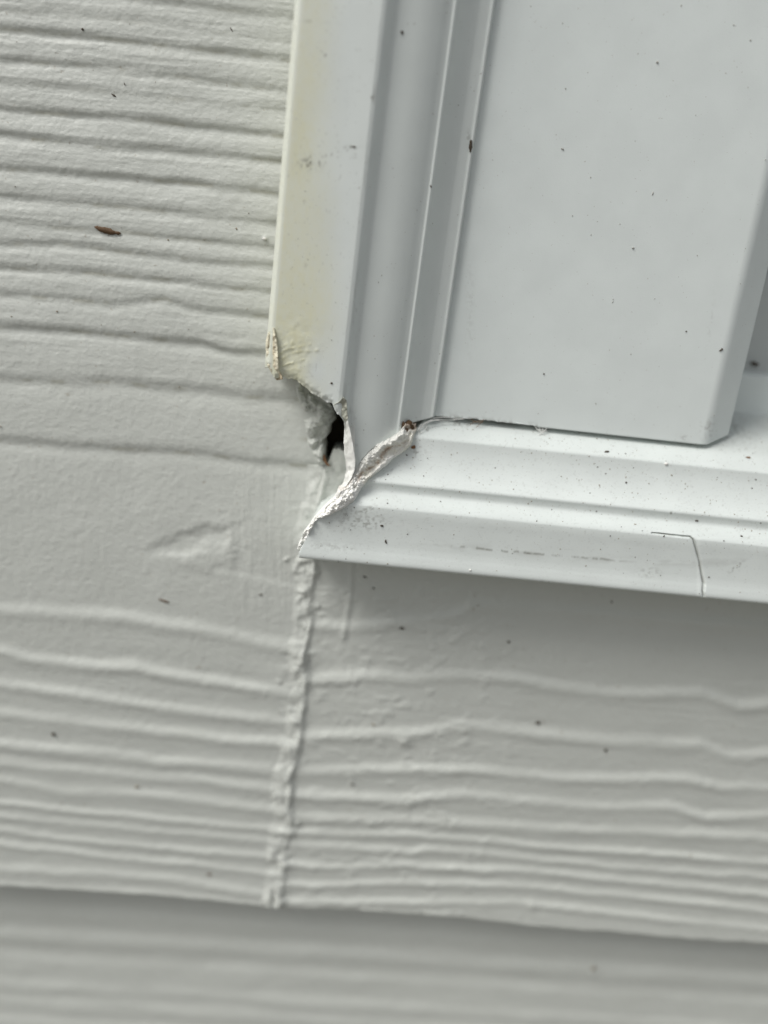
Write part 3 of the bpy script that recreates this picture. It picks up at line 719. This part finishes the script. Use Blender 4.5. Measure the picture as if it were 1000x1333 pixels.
def debris(name, surf, px, py, L_, W_, ang, mat, label, cat, bend=0.0, seed=1, T_=None):
    c, n = near(surf, px, py)
    k = .95 if max(L_, W_) > 12 else (.62 if surf == 'jamb' else .78)
    V, F = lump(c, n, ang, L_ * PXM * k, W_ * PXM * k, (T_ or W_ * .6) * PXM * k, seed, bend)
    return tag(mesh_obj(name, V, F, mat), label, cat)

HUSK = 'debris'
def D_(name, surf, px, py, L_, W_, ang, mat, label, cat, **k): debris(name, surf, px, py, L_, W_, ang, mat, label, cat, **k)
D_('seed_husk', 'left', 140, 301, 36, 7.5, 14, M_BROWN, 'brown spindle-shaped seed husk stuck on the upper left siding', 'seed husk', bend=.04, seed=3)
D_('dirt_fleck', 'left', 149, 124, 9, 2.6, 32, M_DARK, 'dark sliver of dirt on the siding high above the brown seed husk', 'dirt fleck', seed=4)
D_('dirt_fleck', 'left', 108, 39, 4.5, 3.2, 10, M_DARK, 'round dark dirt dot near the top left of the siding', 'dirt fleck', seed=5)
D_('dirt_fleck', 'left', 302, 38, 7, 1.7, 60, M_DARK, 'steep thin dirt splinter on the top siding nearest the yellowed trim', 'dirt fleck', seed=6)
D_('dirt_fleck', 'left', 162, 109, 5, 1.4, 75, M_DARK, 'tiny upright splinter just above the dark sliver on upper siding', 'dirt fleck', seed=7)
D_('dirt_fleck', 'left', 70, 955, 8, 7, 40, M_DARK, 'largest round dark dirt fleck, on the lower left ridged siding', 'dirt fleck', seed=8)
D_('dirt_fleck', 'left', 213, 782, 18, 3.4, 20, M_BROWN, 'thin brown sliver on smooth siding left of the seam, above the first lit ridge', 'dirt fleck', seed=9)
D_('dirt_fleck', 'left', 340, 774, 6, 4, 10, M_DARK, 'small brown dot on smooth siding close to the left of the seam', 'dirt fleck', seed=10)
D_('dirt_fleck', 'left', 178, 1023, 10, 5, -35, M_DUST, 'pale brown fleck in the fine ridges below the round dark fleck', 'dirt fleck', seed=11)
D_('dirt_fleck', 'left', 272, 1138, 10, 4.5, 8, M_BROWN, 'brown fleck just above the lower edge of the left siding board', 'dirt fleck', seed=12)
D_('paint_chip', 'left', 345, 311, 7, 4.5, 12, M_PALE, 'tiny white paint chip on the siding beside the yellowed trim', 'paint chip', seed=13)
D_('dirt_fleck', 'right', 523, 818, 10, 5, 6, M_DARK, 'dark fleck sitting on the first short ridge below the moulding', 'dirt fleck', seed=14)
D_('dirt_fleck', 'right', 475, 751, 8, 3, 20, M_DARK, 'small fleck right under the left end of the lower moulding', 'dirt fleck', seed=15)
D_('dirt_fleck', 'right', 487, 766, 5, 3, 20, M_DARK, 'lower of two tiny flecks under the left end of the moulding', 'dirt fleck', seed=16)
D_('dirt_fleck', 'right', 662, 835, 5, 5, 0, M_DARK, 'lone dark dot on smooth shaded siding below the middle of the moulding', 'dirt fleck', seed=17)
D_('dirt_fleck', 'right', 788, 976, 8, 6, 70, M_DARK, 'dark fleck on the ridges of the right board, rightmost of the ridge flecks', 'dirt fleck', seed=18)
D_('dirt_fleck', 'right', 700, 940, 11, 6, 5, M_DARK, 'wide brown-grey fleck on the second long ridge of the right board', 'dirt fleck', seed=19)
D_('dirt_fleck', 'right', 487, 943, 8, 4.5, 30, M_DUST, 'pale brown fleck between the seam and the round bump on the right board', 'dirt fleck', seed=20)
D_('dirt_fleck', 'right', 460, 1021, 12, 2.8, 12, M_DARK, 'thin flat splinter on a ridge of the right board close to the seam', 'dirt fleck', seed=21)
D_('dirt_fleck', 'right', 797, 783, 4, 3.4, 0, M_DARK, 'tiny dark dot in the shade close under the moulding, right half', 'dirt fleck', seed=22)
D_('dirt_fleck', 'low', 771, 1261, 11, 9, 0, M_DUST, 'blurred dark spot on the out-of-focus bottom board', 'dirt fleck', seed=23)
D_('dirt_fleck', 'vcasing', 523, 42, 4.4, 4.4, 0, M_DARK, 'dark dot on the hollow of the tall trim near the top', 'dirt fleck', seed=24)
D_('dirt_fleck', 'vcasing', 613, 191, 15, 3.6, 96, M_DARK, 'black upright splinter on the inner edge of the tall trim', 'dirt fleck', seed=25)
D_('dirt_fleck', 'vcasing', 561, 243, 4.5, 2, 60, M_DARK, 'tiny speck on the thin ridge line of the tall trim', 'dirt fleck', seed=26)
D_('dirt_fleck', 'vcasing', 461, 191, 5, 1.8, 10, M_DARK, 'small dark crumb on the flat face of the tall trim beside a smudge', 'dirt fleck', seed=27)
D_('dirt_fleck', 'vcasing', 432, 499, 3.4, 3, 10, M_DARK, 'tiny dot above the dark hole on the flat trim face', 'dirt fleck', seed=28)
D_('dirt_fleck', 'jamb', 939, 456, 10, 3.8, -35, M_DARK, 'dark slanted fleck by the right edge of the smooth jamb', 'dirt fleck', seed=29)
D_('dirt_fleck', 'jamb', 732, 194, 7, 3.4, 30, M_GREY, 'grey fleck on the left half of the smooth jamb, upper part', 'dirt fleck', seed=30)
D_('dirt_fleck', 'jamb', 856, 81, 5, 4.4, 0, M_GREY, 'grey fleck highest up on the smooth jamb', 'dirt fleck', seed=31)
D_('dirt_fleck', 'jamb', 824, 323, 5.5, 4, 0, M_GREY, 'grey fleck at mid height in the centre of the smooth jamb', 'dirt fleck', seed=32)
D_('dirt_fleck', 'jamb', 850, 252, 7, 2.4, 105, M_GREY, 'upright grey sliver above the mid-height fleck on the smooth jamb', 'dirt fleck', seed=33)
D_('dirt_fleck', 'jamb', 893, 431, 3.6, 2.8, 0, M_DARK, 'tiny dark dot left of the slanted fleck on the jamb', 'dirt fleck', seed=34)
D_('dirt_fleck', 'jamb', 708, 487, 3, 4, 0, M_DARK, 'tiny dark dot on the lower left of the smooth jamb', 'dirt fleck', seed=35)
D_('dirt_fleck', 'hcasing', 790, 588, 10, 3.6, -18, M_DARK, 'dark sliver lying on the dusty ledge below the jamb', 'dirt fleck', seed=36)
D_('lint_tuft', 'hcasing', 867, 604, 7, 5, 0, M_PALE, 'small pale crumb of lint on the dusty ledge right of the dark sliver', 'lint', seed=37)
D_('dirt_fleck', 'hcasing', 815, 628, 3.6, 3, 0, M_DARK, 'dark dot in the hollow of the lower trim', 'dirt fleck', seed=38)
D_('dirt_fleck', 'hcasing', 502, 705, 8, 3, 70, M_DARK, 'black comma-shaped crumb on the outer band of the lower trim near its left end', 'dirt fleck', bend=.12, seed=39)
D_('dirt_fleck', 'hcasing', 497, 684, 6, 3.6, 10, M_DARK, 'small brown crumb just above the black comma-shaped one on the lower trim', 'dirt fleck', seed=40)
D_('dirt_fleck', 'hcasing', 907, 678, 6, 2.6, 10, M_DARK, 'small crumb in the narrow groove above the crack of the lower trim', 'dirt fleck', seed=41)
D_('dirt_fleck', 'hcasing', 965, 698, 4.5, 3.5, 10, M_DARK, 'dark dot on the bright fillet right of the crack', 'dirt fleck', seed=42)
D_('rust_crumb', 'hcasing', 974, 596, 9, 4, 4, M_RUST, 'reddish brown crumb on the ledge right of the jamb', 'dirt fleck', seed=43)
D_('rust_crumb', 'hcasing', 538, 582, 8, 6, -20, M_RUST, 'reddish brown crumb where the caulk meets the lower trim hollow', 'dirt fleck', seed=44)
D_('paint_chip', 'hcasing', 612, 742, 4, 3.4, 0, M_PALE, 'tiny white dot on the bottom edge of the lower trim', 'paint chip', seed=45)
c, n = near('bead', 423, 606)
V, F = lump(P(423.5, 600, 1.8), np.array([0, -1, 0.]), 66, 19 * PXM, 4.5 * PXM, 3 * PXM, 50, .14)
tag(mesh_obj('bark_splinter', V, F, M_RUST), 'reddish curved splinter poking out below the dark hole', 'splinter')
V, F = lump(P(982, 474, -35.2), np.array([0, -1, 0.]), 22, 13 * 1.15 * PXM, 5.5 * PXM, 3 * PXM, 51, .1)
tag(mesh_obj('dirt_fleck', V, F, M_DARK), 'dark fleck on the grey recessed sash at the right edge', 'dirt fleck')
# brown lumps put in for the dark hole at the top of the open joint
V = []; F = []
for k, (x, y, a, b, g, h) in enumerate([(530,553,15,9,-30,10),(527,558,10,8,40,11),(536,556,9,7,70,9),(533,549,8,5,10,9.5),(525,552,8,4,90,11)]):
    v, f = lump(P(x, y, h), np.array([0, -1, 0.]), g, a * PXM, b * PXM, 6 * PXM, 60 + k, 0, 8, 8, .1)
    F += [tuple(i + len(V) for i in q) for q in f]; V += v
tag(mesh_obj('joint_dark_lump', V, F, M_BROWN), 'brown lump put in for the dark hole at the upper end of the cracked mitre joint', 'dirt')

def dust(name, surf, N, region, label, smin, smax, mat, seed, weight=None):
    r = np.random.default_rng(seed); p, qx, qy, nn = SURF[surf]
    ok = region(qx, qy); idx = np.nonzero(ok)[0]
    w = weight(qx[idx], qy[idx]) if weight else np.ones(len(idx)); w = w / w.sum()
    pick = r.choice(idx, N, p=w, replace=False); V = []; F = []
    for k, i in enumerate(pick):
        s = smin + (smax - smin) * r.random() ** 3
        v, f = lump(p[i], nn[i], r.uniform(0, 180), s * r.uniform(1, 1.7) * PXM, s * PXM, s * .6 * PXM, seed * 1000 + k, 0, 3, 5, .3)
        F += [tuple(j + len(V) for j in q) for q in f]; V += v
    return tag(mesh_obj(name, V, F, mat), label, 'dust', kind='stuff')
inside = lambda x, y: (x > 380) & (x < 1010) & (y > 0) & (y < 790)
dust('dust', 'hcasing', 650, lambda x, y: inside(x, y) & (y > 545), 'fine brown dust scattered over the hollow and ledge of the lower trim', .6, 1.7, M_DUST, 11,
     lambda x, y: np.where(y - (x - 700) * .098 < 680, 1.0, .28))
dust('dust', 'hcasing', 130, lambda x, y: inside(x, y) & (y > 545), 'dark gritty dust grains strewn over the lower trim', .6, 2.0, M_DARK, 12,
     lambda x, y: np.where(x < 560, 3.0, .7))
dust('dust', 'jamb', 90, lambda x, y: inside(x, y) & (x > 590), 'sparse grey dust grains clinging to the smooth jamb', .6, 1.8, M_GREY, 13)
dust('dust', 'vcasing', 150, lambda x, y: inside(x, y), 'sparse dust grains clinging to the tall trim', .6, 1.6, M_GREY, 14)
dust('dust', 'left', 60, lambda x, y: (x > 0) & (x < 380) & (y > 0) & (y < 1150), 'sparse dust grains caught on the left siding', .8, 2.6, M_DUST, 15)
dust('dust', 'right', 50, lambda x, y: (x > 430) & (x < 1000) & (y > 780) & (y < 1200), 'sparse dust grains caught on the right siding', .8, 2.6, M_DUST, 16)

# spider silk
def threads(name, paths, rad, label, mat, seed):
    r = np.random.default_rng(seed); V = []; F = []
    for pts in paths:
        Q = np.array(pts, float); t = np.linspace(0, len(Q) - 1, 14)
        px = np.interp(t, range(len(Q)), Q[:, 0]); py = np.interp(t, range(len(Q)), Q[:, 1]); h = np.interp(t, range(len(Q)), Q[:, 2])
        C_ = P(px, py, h); b0 = len(V)
        T_ = np.gradient(C_, axis=0); T_ /= np.linalg.norm(T_, axis=1, keepdims=True)
        for c, tt in zip(C_, T_):
            u = np.cross(tt, [0.2, 1, 0.1]); u /= np.linalg.norm(u); w = np.cross(tt, u)
            for k in range(4): V.append(c + (u * math.cos(k * 1.571) + w * math.sin(k * 1.571)) * rad * PXM)
        for i in range(13):
            for k in range(4): F.append((b0 + i * 4 + k, b0 + i * 4 + (k + 1) % 4, b0 + (i + 1) * 4 + (k + 1) % 4, b0 + (i + 1) * 4 + k))
    return tag(mesh_obj(name, V, F, mat), label, 'spider silk')
threads('spider_silk', [[(538,570,9),(545,558,8),(556,549,7),(566,544,6.5),(580,543,6),(598,545,5)], [(540,566,9),(548,553,8),(560,547,7),(585,548,5),(606,544,5)],
    [(545,562,8),(552,552,8),(566,546,6.5),(590,546,5),(604,546,4.5)], [(549,556,8),(562,548,7),(575,546,6)], [(541,575,10),(546,566,9),(556,556,7.5)]], .3, 'stretched white silk threads beside the top of the cracked joint', M_WEB, 1)
threads('spider_silk', [[(697,556,4.2),(701,561,4.5),(709,563,5)], [(712,557,4.2),(708,562,4.8),(703,566,5)], [(699,559,4.5),(706,560,4.8),(713,562,4.6)], [(702,556,4.3),(704,563,4.9),(701,568,5.2)], [(707,556,4.4),(706,564,5),(710,567,5.2)]],
    .4, 'little tuft of white silk hanging under the jamb bottom edge', M_WEB, 2)
threads('root_fibre', [[(612,553,5),(618,549,5),(628,547,4.5)], [(614,546,4.5),(620,550,5),(629,549,5)], [(620,556,5.5),(626,551,5),(630,546,4.5)]], .28, 'fine brownish fibres on the ledge just right of the silk threads', M_RUST, 3)

# ------------------------------------------------------------------ ground (out of the frame; it throws light back on to the wall)
g = mesh_obj('ground', [(-2000,-2000,0),(2000,-2000,0),(2000,2000,0),(-2000,2000,0)], [(0,1,2,3)], M_GRASS, smooth=False)
tag(g, kind='structure')

GROUPS = {'dirt_fleck': 'dirt flecks stuck to the siding and trim', 'siding_board': 'lap siding boards', 'trim_moulding': 'window trim mouldings',
          'paint_chip': 'tiny white paint chips', 'spider_silk': 'wisps of spider silk', 'rust_crumb': 'reddish crumbs on the lower trim'}
for o in scene.objects:
    k = o.name.split('.')[0]
    if o.parent is None and k in GROUPS: o['group'] = GROUPS[k]
